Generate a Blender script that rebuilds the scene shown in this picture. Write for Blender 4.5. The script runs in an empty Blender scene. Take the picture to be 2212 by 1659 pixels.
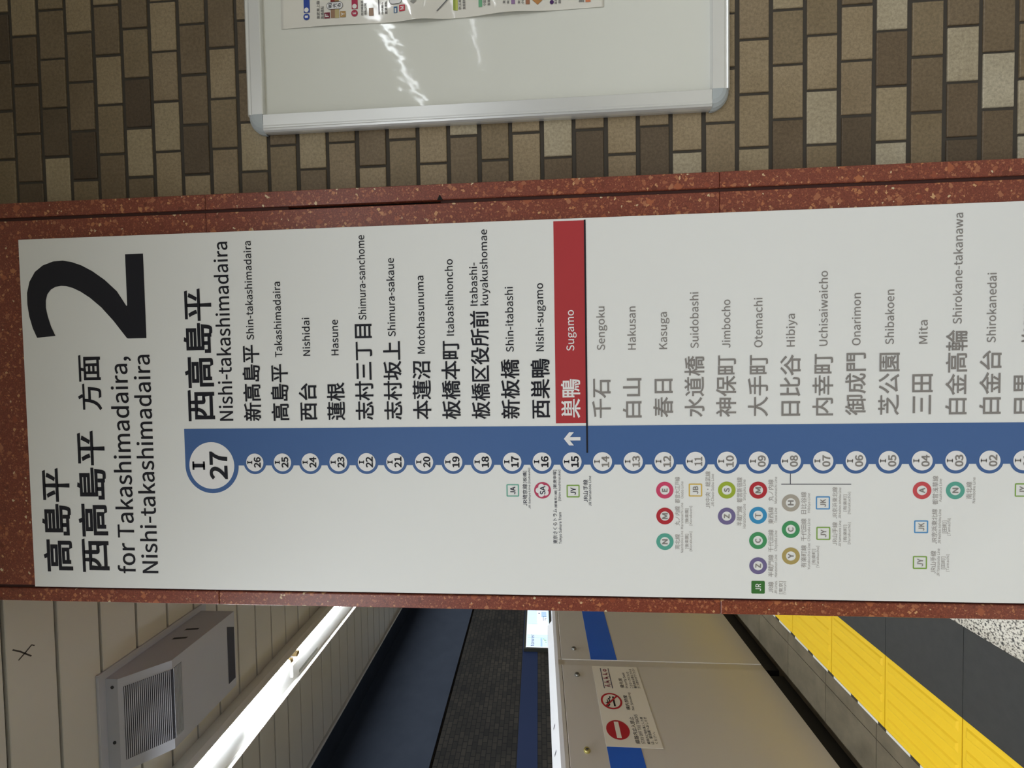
import bpy, math, random, os
from mathutils import Vector, Matrix

# ---------------------------------------------------------------- camera, light, exposure
SC = bpy.context.scene
COL = SC.collection
EYE = 1.347                      # height of the lens above the platform (m)
cam_d = bpy.data.cameras.new('camera')
cam = bpy.data.objects.new('camera', cam_d)
COL.objects.link(cam)
cam_d.sensor_fit = 'HORIZONTAL'
cam_d.sensor_width = 36.0
cam_d.lens = 36.0 * 904.06 / 2212.0
cam_d.clip_start = 0.02
RIGHT = Vector((0.99947, 0.02912, -0.01425))     # platform right in the upright view
DOWN = Vector((-0.01603, 0.06184, -0.99796))
FWD = Vector((-0.02818, 0.99766, 0.06228)).normalized()
RIGHT = (RIGHT - FWD * RIGHT.dot(FWD)).normalized()
DOWN = FWD.cross(RIGHT).normalized()
rot = Matrix((DOWN, RIGHT, -FWD)).transposed()   # the phone was held on its side
cam.matrix_world = Matrix.Translation((0, 0, EYE)) @ rot.to_4x4()
SC.camera = cam

SC.view_settings.view_transform = 'Standard'
SC.view_settings.look = 'None'
SC.view_settings.gamma = 1.0
SC.view_settings.use_curve_mapping = False
SC.view_settings.exposure = 0.0

W = bpy.data.worlds.new('underground')
SC.world = W
W.use_nodes = True
W.node_tree.nodes['Background'].inputs[0].default_value = (0.02, 0.02, 0.022, 1)
W.node_tree.nodes['Background'].inputs[1].default_value = 1.0

TUBE = 76.0                      # radiance of a fluorescent tube
ROW_X = -1.542                   # tube row over the platform edge
CEIL = EYE + 1.49
def row_light(name, x, y0, y1, z, power_per_m, color, width=0.10, spread=180):
    d = bpy.data.lights.new(name, 'AREA')
    d.shape = 'RECTANGLE'
    d.size = width
    d.size_y = abs(y1 - y0)
    d.energy = power_per_m * abs(y1 - y0)
    d.color = color
    d.spread = math.radians(spread)
    o = bpy.data.objects.new(name, d)
    o.location = (x, (y0 + y1) / 2, z)
    COL.objects.link(o)
    return o
COOL = (0.88, 0.945, 1.0)
NEUTRAL = (0.91, 0.955, 1.0)
row_light('tube_row_platform_edge', ROW_X, -7.0, 0.90, CEIL - 0.11, 18.0, NEUTRAL)
row_light('fill_light_platform_middle', 1.15, -6.5, -0.60, CEIL - 0.11, 10.5, NEUTRAL, spread=165)  # unseen fill, added to brighten the gate faces from the right
row_light('tube_row_concourse', 3.25, -8.0, -0.75, CEIL - 0.11, 18.0, NEUTRAL, spread=165)
row_light('tube_row_rear', 7.80, -9.0, -5.0, CEIL - 0.11, 22.0, NEUTRAL)
row_light('tube_row_beyond', ROW_X, 4.7, 13.0, CEIL - 0.11, 14.0, COOL)
row_light('tunnel_fill_light', -3.7, -4.0, 14.0, 4.15, 8.0, COOL, 0.06)  # added fill, hidden above the ceiling edge, lifts the dark far wall

# ---------------------------------------------------------------- materials
def srgb(r, g, b):
    f = lambda c: (c / 255 / 12.92) if c / 255 <= 0.04045 else ((c / 255 + 0.055) / 1.055) ** 2.4
    return (f(r), f(g), f(b), 1)
def mat(name, color, rough=0.5, metal=0.0, coat=0.0, coat_rough=0.05, spec=0.5):
    m = bpy.data.materials.new(name)
    m.use_nodes = True
    b = m.node_tree.nodes['Principled BSDF']
    b.inputs['Base Color'].default_value = color if len(color) == 4 else (*color, 1)
    b.inputs['Roughness'].default_value = rough
    b.inputs['Metallic'].default_value = metal
    b.inputs['Coat Weight'].default_value = coat
    b.inputs['Coat Roughness'].default_value = coat_rough
    b.inputs['Specular IOR Level'].default_value = spec
    return m
def nt(m):
    return m.node_tree.nodes, m.node_tree.links, m.node_tree.nodes['Principled BSDF']
def coords(m, scale=(1, 1, 1)):
    N, L, B = nt(m)
    tc = N.new('ShaderNodeTexCoord')
    mp = N.new('ShaderNodeMapping')
    mp.inputs['Scale'].default_value = scale
    L.new(tc.outputs['Object'], mp.inputs['Vector'])
    return mp.outputs['Vector']
def noise(m, vec, scale, detail=3, rough=0.6):
    N, L, B = nt(m)
    n = N.new('ShaderNodeTexNoise')
    n.inputs['Scale'].default_value = scale
    n.inputs['Detail'].default_value = detail
    n.inputs['Roughness'].default_value = rough
    L.new(vec, n.inputs['Vector'])
    return n
def ramp(m, fac, stops, interp='LINEAR'):
    N, L, B = nt(m)
    r = N.new('ShaderNodeValToRGB')
    r.color_ramp.interpolation = interp
    e = r.color_ramp.elements
    while len(e) < len(stops):
        e.new(0.5)
    for el, (p, c) in zip(e, stops):
        el.position = p
        el.color = c if len(c) == 4 else (*c, 1)
    L.new(fac, r.inputs['Fac'])
    return r.outputs['Color']
def mix(m, fac, a, b, mode='MIX'):
    N, L, B = nt(m)
    x = N.new('ShaderNodeMix')
    x.data_type = 'RGBA'
    x.blend_type = mode
    for sock, v in ((x.inputs[0], fac), (x.inputs[6], a), (x.inputs[7], b)):
        if hasattr(v, 'is_linked'):
            L.new(v, sock)
        else:
            sock.default_value = v
    return x.outputs[2]
def math_node(m, op, a, b):
    N, L, B = nt(m)
    x = N.new('ShaderNodeMath')
    x.operation = op
    for i, v in enumerate((a, b)):
        if hasattr(v, 'is_linked'):
            L.new(v, x.inputs[i])
        else:
            x.inputs[i].default_value = v
    return x.outputs[0]
def bump(m, h, strength, dist=0.001, coat=False):
    N, L, B = nt(m)
    b = N.new('ShaderNodeBump')
    b.inputs['Strength'].default_value = strength
    b.inputs['Distance'].default_value = dist
    L.new(h, b.inputs['Height'])
    L.new(b.outputs['Normal'], B.inputs['Coat Normal' if coat else 'Normal'])
    return b

# brown wall tiles, from very dark (0) to pale beige (9)
TILE_COL = [srgb(82, 68, 53), srgb(93, 79, 62), srgb(105, 89, 69), srgb(116, 100, 78), srgb(128, 112, 87),
            srgb(138, 121, 96), srgb(148, 131, 104), srgb(157, 142, 115), srgb(168, 156, 132), srgb(178, 168, 146)]
TILES = []
for i, c in enumerate(TILE_COL):
    m = mat('wall_tile_shade_%d' % i, c, 0.55, spec=0.35)
    v = coords(m)
    n1 = noise(m, v, 160, 4, 0.75)
    n2 = noise(m, v, 9, 2, 0.5)
    dark = tuple(x * 0.78 for x in c[:3])
    lite = tuple(min(1, x * 1.16) for x in c[:3])
    c1 = ramp(m, n1.outputs['Fac'], [(0.36, dark), (0.62, lite)])
    c2 = ramp(m, n2.outputs['Fac'], [(0.3, (0.88, 0.86, 0.82)), (0.7, (1.06, 1.06, 1.06))])
    N, L, B = nt(m)
    L.new(mix(m, 1.0, c1, c2, 'MULTIPLY'), B.inputs['Base Color'])
    bump(m, n1.outputs['Fac'], 0.35, 0.0006)
    TILES.append(m)
GROUT = mat('dark_grout', srgb(66, 60, 52), 0.9)

def terrazzo():
    m = mat('red_terrazzo', srgb(118, 58, 42), 0.40, spec=0.4)
    N, L, B = nt(m)
    v = coords(m)
    wob = noise(m, v, 120, 2)
    vv = N.new('ShaderNodeVectorMath'); vv.operation = 'MULTIPLY_ADD'
    vv.inputs[1].default_value = (0.009, 0.009, 0.009)
    L.new(wob.outputs['Color'], vv.inputs[0]); L.new(v, vv.inputs[2])
    def chips(scale, keep, size, stops):
        vo = N.new('ShaderNodeTexVoronoi')
        vo.distance = 'MANHATTAN'
        vo.inputs['Scale'].default_value = scale
        L.new(vv.outputs[0], vo.inputs['Vector'])
        sp = N.new('ShaderNodeSeparateColor')
        L.new(vo.outputs['Color'], sp.inputs[0])
        a = math_node(m, 'LESS_THAN', vo.outputs['Distance'], math_node(m, 'MULTIPLY', sp.outputs[2], size))
        b = math_node(m, 'GREATER_THAN', sp.outputs[0], keep)
        return math_node(m, 'MULTIPLY', a, b), ramp(m, sp.outputs[1], stops)
    basen = noise(m, v, 300, 4, 0.75)
    base = ramp(m, basen.outputs['Fac'], [(0.3, srgb(98, 46, 33)), (0.5, srgb(124, 61, 45)), (0.7, srgb(148, 80, 60))])
    browns = [(0.0, srgb(104, 48, 34)), (0.35, srgb(140, 72, 50)), (0.7, srgb(158, 92, 64)), (1.0, srgb(172, 112, 80))]
    lights = [(0.0, srgb(136, 66, 46)), (0.4, srgb(166, 94, 62)), (0.7, srgb(186, 122, 80)), (0.88, srgb(204, 158, 112)), (0.96, srgb(214, 196, 160))]
    x = base
    for scale, keep, size, stops in ((330, 0.35, 0.8, browns), (190, 0.45, 0.85, browns), (150, 0.72, 0.8, lights), (95, 0.70, 0.85, browns), (70, 0.86, 0.9, lights)):
        f, c = chips(scale, keep, size, stops)
        x = mix(m, f, x, c)
    L.new(x, B.inputs['Base Color'])
    return m
TERR = terrazzo()
SEALANT = mat('dark_brown_sealant', srgb(62, 32, 27), 0.8)
BLACK_GAP = mat('open_black_joint', (0.004, 0.004, 0.004), 0.9)
SIGN_WHITE = mat('sign_white', srgb(236, 236, 233), 0.5, spec=0.3)
INK = mat('black_lettering', srgb(30, 30, 38), 0.5, spec=0.25)
GREY_INK = mat('grey_lettering', srgb(140, 135, 131), 0.5, spec=0.25)
PALE_INK = mat('pale_grey_lettering', srgb(168, 162, 158), 0.5, spec=0.25)
DARK_INK = mat('dark_violet_lettering', srgb(50, 48, 66), 0.5, spec=0.25)
WHITE_INK = mat('white_lettering', srgb(238, 236, 235), 0.5, spec=0.25)
LINE_BLUE = mat('line_blue', srgb(72, 104, 156), 0.5, spec=0.3)
RED_BAR = mat('current_station_red', srgb(178, 56, 60), 0.5, spec=0.3)
def flat(name, c): return mat(name, srgb(*c), 0.5, spec=0.3)
BADGE = dict(E=flat('badge_magenta', (208, 72, 108)), M=flat('badge_red', (182, 48, 58)), N=flat('badge_teal', (92, 168, 150)),
             S=flat('badge_leaf_green', (160, 178, 60)), Z=flat('badge_violet', (116, 106, 148)), T=flat('badge_sky_blue', (62, 146, 194)),
             C=flat('badge_green', (72, 150, 98)), H=flat('badge_taupe', (172, 164, 152)), Y=flat('badge_gold', (178, 158, 98)),
             A=flat('badge_rose', (206, 80, 86)), JA=flat('square_teal', (108, 176, 156)), JY=flat('square_green', (136, 172, 84)),
             JB=flat('square_yellow', (218, 182, 84)), JK=flat('square_blue', (92, 152, 204)), JR=flat('square_dark_green', (62, 116, 58)),
             SA=flat('badge_crimson', (190, 70, 100)))
ALU = mat('satin_aluminium', srgb(226, 226, 224), 0.36, metal=0.55)
CAP = mat('grey_plastic_corner', srgb(176, 182, 184), 0.4)
def film_mat(name, c, strength):
    m = mat(name, c, 0.6, coat=0.55, coat_rough=0.06)
    n = noise(m, coords(m, (1, 1, 0.6)), 22, 2, 0.5)
    bump(m, n.outputs['Fac'], strength, 0.004, coat=True)
    return m
BOARD = film_mat('board_under_clear_film', srgb(222, 222, 213), 0.22)
PAPER = film_mat('laminated_paper', srgb(226, 222, 212), 0.12)
PENCIL = flat('pencil_grey', (70, 66, 66))
CEIL_WHITE = mat('enamelled_ceiling_strip', srgb(214, 212, 206), 0.35, spec=0.5)
CEIL_GAP = mat('ceiling_joint', srgb(46, 47, 52), 0.8)
TRIM_WHITE = mat('white_trim', srgb(220, 222, 224), 0.4)
HOUSING = mat('grey_housing_flare_tint', srgb(190, 194, 206), 0.5)  # grey with some blue lens-flare haze mixed into the colour
GRILLE_DARK = mat('grille_recess', srgb(70, 72, 84), 0.7)
HANDLE_DARK = mat('dark_recess', srgb(58, 62, 68), 0.7)
TRAY = mat('white_light_tray', srgb(240, 240, 238), 0.4)
SOCKET = mat('yellowed_lamp_socket', srgb(176, 152, 104), 0.5)
LABELGREY = flat('fixture_label', (150, 150, 140))
GLOW = bpy.data.materials.new('glowing_tube')
GLOW.use_nodes = True
_b = GLOW.node_tree.nodes['Principled BSDF']
_b.inputs['Base Color'].default_value = (0.9, 0.9, 0.9, 1)
_b.inputs['Emission Color'].default_value = (0.92, 0.97, 1.0, 1)
_b.inputs['Emission Strength'].default_value = TUBE
GATE = mat('grey_metal_paint', srgb(214, 212, 208), 0.32, metal=0.0, spec=0.6)
GATE_CAP = mat('pale_gate_cap', srgb(222, 222, 224), 0.4)
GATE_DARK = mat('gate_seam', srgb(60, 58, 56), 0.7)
GATE_BLUE = mat('gate_blue_stripe', srgb(34, 104, 225), 0.4)
BASE_BLACK = mat('black_plinth', (0.006, 0.006, 0.006), 0.6)
STEEL = mat('steel_lock', srgb(150, 150, 146), 0.35, metal=0.8)
BRASS = mat('brass_lock', srgb(196, 186, 120), 0.4, metal=0.6)
STICKER = mat('notice_white', srgb(244, 242, 234), 0.5)
STOP_RED = flat('prohibition_red', (186, 40, 52))
NAVY = flat('navy_line', (50, 52, 92))
PINK_INK = flat('maroon_pictogram', (156, 84, 100))
YELLOW = mat('yellow_tactile', srgb(250, 208, 30), 0.55)
YGROOVE = mat('tactile_joint', srgb(120, 86, 14), 0.8)
DASH = mat('white_dash', srgb(232, 232, 228), 0.5)
def speckle(name, base, dark, grey, rough):
    m = mat(name, base, rough)
    N, L, B = nt(m)
    v = coords(m)
    n1 = noise(m, v, 150, 2, 0.6)
    n2 = noise(m, v, 75, 2, 0.6)
    a = ramp(m, n1.outputs['Fac'], [(0.38, dark), (0.46, grey), (0.52, base)])
    b = ramp(m, n2.outputs['Fac'], [(0.34, (0.3, 0.3, 0.29)), (0.44, (1, 1, 1))])
    L.new(mix(m, 1.0, a, b, 'MULTIPLY'), B.inputs['Base Color'])
    return m
FLOOR_STONE = speckle('speckled_white_terrazzo', srgb(222, 218, 204), srgb(70, 66, 58), srgb(176, 170, 154), 0.35)
def mottled(name, a, b, scale, rough):
    m = mat(name, a, rough)
    N, L, B = nt(m)
    n = noise(m, coords(m), scale, 5, 0.65)
    L.new(ramp(m, n.outputs['Fac'], [(0.3, a), (0.7, b)]), B.inputs['Base Color'])
    return m
CHARCOAL = mottled('charcoal_tile', srgb(46, 47, 45), srgb(54, 55, 52), 30, 0.6)
CHAR_JOINT = flat('charcoal_joint', (66, 68, 67))
EDGE_STONE = mottled('grey_brown_edge_stone', srgb(96, 89, 74), srgb(124, 115, 97), 9, 0.3)
EDGE_JOINT = flat('edge_joint', (58, 54, 46))
DARK_WALL = mottled('tunnel_paint_with_flare_haze', srgb(70, 80, 98), srgb(78, 88, 106), 3, 0.7)  # blue-grey paint, raised and blued to take in the lens-flare veil
TRACK = flat('dark_trackbed', (50, 48, 46))
BAND_BLUE = mat('faded_blue_band', srgb(40, 58, 100), 0.6)
AD_FRAME = flat('dark_advert_frame', (84, 84, 76))
def lit(name, c, s):
    m = mat(name, c, 0.5)
    B = nt(m)[2]
    B.inputs['Emission Color'].default_value = c
    B.inputs['Emission Strength'].default_value = s
    return m
AD_GLOW = lit('backlit_pale_blue', srgb(206, 226, 246), 1.0)
AD_WHITE = lit('backlit_white', srgb(240, 248, 252), 1.0)
AD_MID = lit('backlit_mid_blue', srgb(176, 204, 230), 0.9)
AD_INK = lit('backlit_slate_lettering', srgb(92, 96, 128), 0.75)
AD_LEAF = lit('backlit_leaf_green', srgb(176, 208, 190), 0.9)
def far_tile():
    m = mat('sooty_far_wall_tile', srgb(60, 55, 48), 0.7)
    N, L, B = nt(m)
    tc = N.new('ShaderNodeTexCoord')
    sp = N.new('ShaderNodeSeparateXYZ'); L.new(tc.outputs['Object'], sp.inputs[0])
    cb = N.new('ShaderNodeCombineXYZ'); L.new(sp.outputs[1], cb.inputs[0]); L.new(sp.outputs[2], cb.inputs[1])
    br = N.new('ShaderNodeTexBrick')
    br.inputs['Scale'].default_value = 1.0
    br.inputs['Brick Width'].default_value = 0.115
    br.inputs['Row Height'].default_value = 0.072
    br.inputs['Mortar Size'].default_value = 0.006
    br.inputs['Color1'].default_value = srgb(58, 54, 48)
    br.inputs['Color2'].default_value = srgb(84, 77, 66)
    br.inputs['Mortar'].default_value = srgb(34, 33, 32)
    L.new(cb.outputs[0], br.inputs['Vector'])
    n = noise(m, tc.outputs['Object'], 1.1, 4, 0.6)
    x = mix(m, 1.0, br.outputs['Color'], ramp(m, n.outputs['Fac'], [(0.35, (0.55, 0.56, 0.6)), (0.65, (1, 1, 1))]), 'MULTIPLY')
    L.new(x, B.inputs['Base Color'])
    return m
FAR_TILE = far_tile()

# ---------------------------------------------------------------- builders
class MB:
    """collects faces and links them as ONE mesh object"""
    def __init__(self):
        self.v, self.f, self.mi = [], [], []
    def add(self, verts, faces, mi=0):
        o = len(self.v)
        self.v.extend(verts)
        for f in faces:
            self.f.append([i + o for i in f]); self.mi.append(mi)
    def quad(self, a, b, c, d, mi=0):
        self.add([a, b, c, d], [(0, 1, 2, 3)], mi)
    def box(self, x0, x1, y0, y1, z0, z1, mi=0, bev=0.0):
        if bev <= 0:
            v = [(x, y, z) for z in (z0, z1) for y in (y0, y1) for x in (x0, x1)]
            self.add(v, [(0, 2, 3, 1), (4, 5, 7, 6), (0, 1, 5, 4), (2, 6, 7, 3), (0, 4, 6, 2), (1, 3, 7, 5)], mi)
            return
        b = bev                                     # chamfered box
        X, Y, Z = (x0, x1), (y0, y1), (z0, z1)
        idx, v = {}, []
        for i in (0, 1):
            for j in (0, 1):
                for k in (0, 1):
                    sx, sy, sz = (b, -b)[i], (b, -b)[j], (b, -b)[k]
                    for a, p in (('x', (X[i], Y[j] + sy, Z[k] + sz)), ('y', (X[i] + sx, Y[j], Z[k] + sz)), ('z', (X[i] + sx, Y[j] + sy, Z[k]))):
                        idx[(i, j, k, a)] = len(v); v.append(p)
        F = []
        g = lambda *q: [idx[t] for t in q]
        for i in (0, 1):
            F.append(g((i, 0, 0, 'x'), (i, 1, 0, 'x'), (i, 1, 1, 'x'), (i, 0, 1, 'x')))
            F.append(g((0, i, 0, 'y'), (1, i, 0, 'y'), (1, i, 1, 'y'), (0, i, 1, 'y')))
            F.append(g((0, 0, i, 'z'), (1, 0, i, 'z'), (1, 1, i, 'z'), (0, 1, i, 'z')))
        for i in (0, 1):
            for j in (0, 1):
                F.append(g((i, j, 0, 'x'), (i, j, 1, 'x'), (i, j, 1, 'y'), (i, j, 0, 'y')))
                F.append(g((i, 0, j, 'x'), (i, 1, j, 'x'), (i, 1, j, 'z'), (i, 0, j, 'z')))
                F.append(g((0, i, j, 'y'), (1, i, j, 'y'), (1, i, j, 'z'), (0, i, j, 'z')))
                for k in (0, 1):
                    F.append(g((i, j, k, 'x'), (i, j, k, 'y'), (i, j, k, 'z')))
        self.add(v, F, mi)
    def prism(self, prof, a0, a1, place, mi=0):
        """closed profile [(p, q)] swept from a0 to a1; place(p, q, a) -> point"""
        n = len(prof)
        v = [place(p, q, a0) for p, q in prof] + [place(p, q, a1) for p, q in prof]
        F = [(i, (i + 1) % n, n + (i + 1) % n, n + i) for i in range(n)]
        F += [tuple(range(n))[::-1], tuple(range(n, 2 * n))]
        self.add(v, F, mi)
    def cyl(self, c, axis, r, h, n=24, mi=0, r2=None):
        """cylinder from c along axis ('x','y','z') by h"""
        r2 = r if r2 is None else r2
        def P(a, rr, t):
            p, q = rr * math.cos(a), rr * math.sin(a)
            d = {'x': (t, p, q), 'y': (p, t, q), 'z': (p, q, t)}[axis]
            return (c[0] + d[0], c[1] + d[1], c[2] + d[2])
        v = [P(2 * math.pi * i / n, r, 0) for i in range(n)] + [P(2 * math.pi * i / n, r2, h) for i in range(n)]
        F = [(i, (i + 1) % n, n + (i + 1) % n, n + i) for i in range(n)] + [tuple(range(n))[::-1], tuple(range(n, 2 * n))]
        self.add(v, F, mi)
    def build(self, name, mats, parent=None, fix=True, smooth=False):
        me = bpy.data.meshes.new(name)
        off = parent_loc(parent)
        me.from_pydata([(a - off[0], b - off[1], c - off[2]) for a, b, c in self.v], [], self.f)
        mats = mats if isinstance(mats, (list, tuple)) else [mats]
        for m in mats:
            me.materials.append(m)
        for p, i in zip(me.polygons, self.mi):
            p.material_index = i
            p.use_smooth = smooth
        me.update()
        if fix:
            import bmesh
            bm = bmesh.new(); bm.from_mesh(me)
            bmesh.ops.recalc_face_normals(bm, faces=bm.faces)
            bm.to_mesh(me); bm.free()
        o = bpy.data.objects.new(name, me)
        COL.objects.link(o)
        if parent is not None:
            o.parent = parent
        return o
def parent_loc(p):
    x = Vector((0, 0, 0))
    while p is not None:
        x += p.location; p = p.parent
    return x
def tag(o, label, cat, group=None):
    o['label'] = label; o['category'] = cat
    if group: o['group'] = group
    return o
def thing(name, loc, label, cat, group=None):
    o = bpy.data.objects.new(name, None)
    o.empty_display_size = 0.1
    o.location = loc
    COL.objects.link(o)
    return tag(o, label, cat, group)
def structure(o):
    o['kind'] = 'structure'
    return o

# lettering: Blender's own bundled fonts (default font falls back to them for Japanese)
FONT = None
try:
    p = os.path.join(bpy.utils.system_resource('DATAFILES', path='fonts'), 'Noto Sans CJK Regular.woff2')
    if os.path.exists(p):
        FONT = bpy.data.fonts.load(p)
except Exception:
    FONT = None
_cache = {}
def glyphs(s, bold):
    """flat glyph outlines; bold grows every outline outwards by that share of the em"""
    k = (s, bold)
    if k not in _cache and bold:
        v, f = glyphs(s, 0.0)
        _cache[k] = grow(v, f, bold * EM)
    if k not in _cache:
        cu = bpy.data.curves.new('t', 'FONT')
        cu.body = s
        if FONT: cu.font = FONT
        cu.resolution_u = 4
        cu.fill_mode = 'FRONT'
        ob = bpy.data.objects.new('t', cu)
        COL.objects.link(ob)
        bpy.context.view_layer.update()
        me = bpy.data.meshes.new_from_object(ob.evaluated_get(bpy.context.evaluated_depsgraph_get()))
        v = [tuple(x.co)[:2] for x in me.vertices]
        f = [tuple(q.vertices) for q in me.polygons]
        bpy.data.objects.remove(ob); bpy.data.curves.remove(cu); bpy.data.meshes.remove(me)
        _cache[k] = (v, f)
    return _cache[k]
def grow(v, f, w):
    cnt = {}
    for q in f:
        area = sum(v[q[i]][0] * v[q[(i + 1) % len(q)]][1] - v[q[(i + 1) % len(q)]][0] * v[q[i]][1] for i in range(len(q)))
        q = q if area > 0 else q[::-1]
        for i in range(len(q)):
            cnt[(q[i], q[(i + 1) % len(q)])] = 1
    edge = [e for e in cnt if (e[1], e[0]) not in cnt]
    acc = {}
    for a, b in edge:
        dx, dy = v[b][0] - v[a][0], v[b][1] - v[a][1]
        l = math.hypot(dx, dy)
        if l < 1e-9: continue
        n = (dy / l, -dx / l)
        acc.setdefault(a, []).append(n); acc.setdefault(b, []).append(n)
    v2, new = list(v), {}
    for i, ns in acc.items():
        mx, my = sum(n[0] for n in ns), sum(n[1] for n in ns)
        l = math.hypot(mx, my)
        if l < 1e-6: continue
        mx, my = mx / l, my / l
        c = max(0.45, mx * ns[0][0] + my * ns[0][1])
        new[i] = len(v2)
        v2.append((v[i][0] + mx * w / c, v[i][1] + my * w / c))
    return v2, list(f) + [(a, b, new[b], new[a]) for a, b in edge if a in new and b in new]
EM, CAP_H = 1.0, 0.727
_h = [p[1] for p in glyphs('H', 0)[0]]
CAP_H = max(_h) - min(_h)
EM = CAP_H / 0.733
def write(mb, s, x0, x1, zb, zt, place, mode='ink', bold=0.0, mi=0):
    """lettering between x0 and x1; 'ink' fits the inked height zb..zt, 'cap' sets baseline and cap height"""
    v, f = glyphs(s, bold)
    xa, xb = min(p[0] for p in v), max(p[0] for p in v)
    sx = (x1 - x0) / (xb - xa)
    if mode == 'ink':
        ya, yb = min(p[1] for p in v), max(p[1] for p in v)
    else:
        ya, yb = 0.0, CAP_H
    sz = (zt - zb) / (yb - ya)
    mb.add([place(x0 + (p[0] - xa) * sx, zb + (p[1] - ya) * sz) for p in v], f, mi)
def disc(mb, cx, cz, r, place, n=48, mi=0):
    mb.add([place(cx + r * math.cos(2 * math.pi * i / n), cz + r * math.sin(2 * math.pi * i / n)) for i in range(n)], [tuple(range(n))], mi)
def ring(mb, cx, cz, r0, r1, place, n=48, mi=0):
    v = []
    for r in (r0, r1):
        v += [place(cx + r * math.cos(2 * math.pi * i / n), cz + r * math.sin(2 * math.pi * i / n)) for i in range(n)]
    mb.add(v, [(i, n + i, n + (i + 1) % n, (i + 1) % n) for i in range(n)], mi)
def rect(mb, x0, x1, z0, z1, place, mi=0, nx=1):
    for i in range(nx):
        a, b = x0 + (x1 - x0) * i / nx, x0 + (x1 - x0) * (i + 1) / nx
        mb.quad(place(a, z0), place(b, z0), place(b, z1), place(a, z1), mi)
def rrect_pts(x0, x1, z0, z1, r, n=6):
    P = []
    for cx, cz, a0 in ((x1 - r, z1 - r, 0), (x0 + r, z1 - r, 90), (x0 + r, z0 + r, 180), (x1 - r, z0 + r, 270)):
        for i in range(n + 1):
            a = math.radians(a0 + 90 * i / n)
            P.append((cx + r * math.cos(a), cz + r * math.sin(a)))
    return P
def stroke(mb, pts, w, place, mi=0):
    for (ax, az), (bx, bz) in zip(pts, pts[1:]):
        dx, dz = bx - ax, bz - az
        l = math.hypot(dx, dz) or 1
        nx, nz = -dz / l * w / 2, dx / l * w / 2
        ex, ez = dx / l * w * 0.2, dz / l * w * 0.2
        mb.quad(place(ax - nx - ex, az - nz - ez), place(bx - nx + ex, bz - nz + ez), place(bx + nx + ex, bz + nz + ez), place(ax + nx - ex, az + nz - ez), mi)

# ---------------------------------------------------------------- the setting
# floor strips: speckled stone, charcoal border, platform edge
mb = MB(); mb.box(-0.8365, 12, -12, 16, -0.1, 0)
structure(mb.build('floor', FLOOR_STONE))
SEAM0 = 2.0013                                       # a cross joint of the tactile tiles
def joints(lo, hi, p=0.3):
    k = math.ceil((lo - SEAM0) / p)
    out = []
    while SEAM0 + k * p < hi:
        out.append(SEAM0 + k * p); k += 1
    return out
mb = MB()
mb.box(-1.1355, -0.8375, -12, 16, -0.1, -0.0012, 1)
for y in joints(-3, 8):
    mb.box(-1.1355, -0.8375, y + 0.0012, y + 0.2988, -0.05, 0, 0)
mb.box(-1.1355, -0.8375, -12, joints(-3, 8)[0], -0.05, 0, 0)
mb.box(-1.1355, -0.8375, joints(-3, 8)[-1] + 0.3, 16, -0.05, 0, 0)
structure(mb.build('trim_1', [CHARCOAL, CHAR_JOINT]))
mb = MB()
mb.box(-2.05, -1.4405, -12, 16, -1.3, -0.002, 1)
for y in joints(-3, 8):
    for a, b in ((-1.5085, -1.4405), (-1.81, -1.5115), (-2.05, -1.813)):
        mb.box(a, b, y + 0.0415, y + 0.3385, -0.05, 0, 0)
structure(mb.build('trim_2', [EDGE_STONE, EDGE_JOINT]))
# tactile warning tiles with four bars each and a dashed white edge
tp = thing('tactile_paving', (-1.28, 2.0, 0), 'yellow barred tactile tile strip running along the platform edge', 'tactile paving')
mb = MB()
ys = joints(-1.5, 6)
mb.box(-1.428, -1.136, ys[0], ys[-1] + 0.3, -0.1, -0.003, 1)
for y in ys:
    mb.box(-1.428, -1.136, y + 0.0018, y + 0.2982, -0.05, 0, 0)
    for k in range(4):
        c = -1.428 + 0.0365 + 0.073 * k
        a0, a1 = y + 0.012, y + 0.288
        v = [(c - 0.0175, a0, 0), (c + 0.0175, a0, 0), (c + 0.0175, a1, 0), (c - 0.0175, a1, 0),
             (c - 0.0115, a0 + 0.006, 0.0045), (c + 0.0115, a0 + 0.006, 0.0045), (c + 0.0115, a1 - 0.006, 0.0045), (c - 0.0115, a1 - 0.006, 0.0045)]
        mb.add(v, [(4, 5, 6, 7), (0, 1, 5, 4), (1, 2, 6, 5), (2, 3, 7, 6), (3, 0, 4, 7)], 0)
mb.build('barred_tiles', [YELLOW, YGROOVE], tp)
mb = MB()
mb.box(-1.4405, -1.428, ys[0], ys[-1] + 0.3, -0.05, -0.001, 1)
k0 = 1.5875
for k in range(-12, 26):
    y = k0 + 0.1463 * k
    mb.box(-1.4395, -1.4285, y, y + 0.105, -0.02, 0.001, 0)
mb.build('dashed_white_edge', [DASH, EDGE_JOINT], tp)['label'] = 'white dashes along the outer edge'
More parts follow.
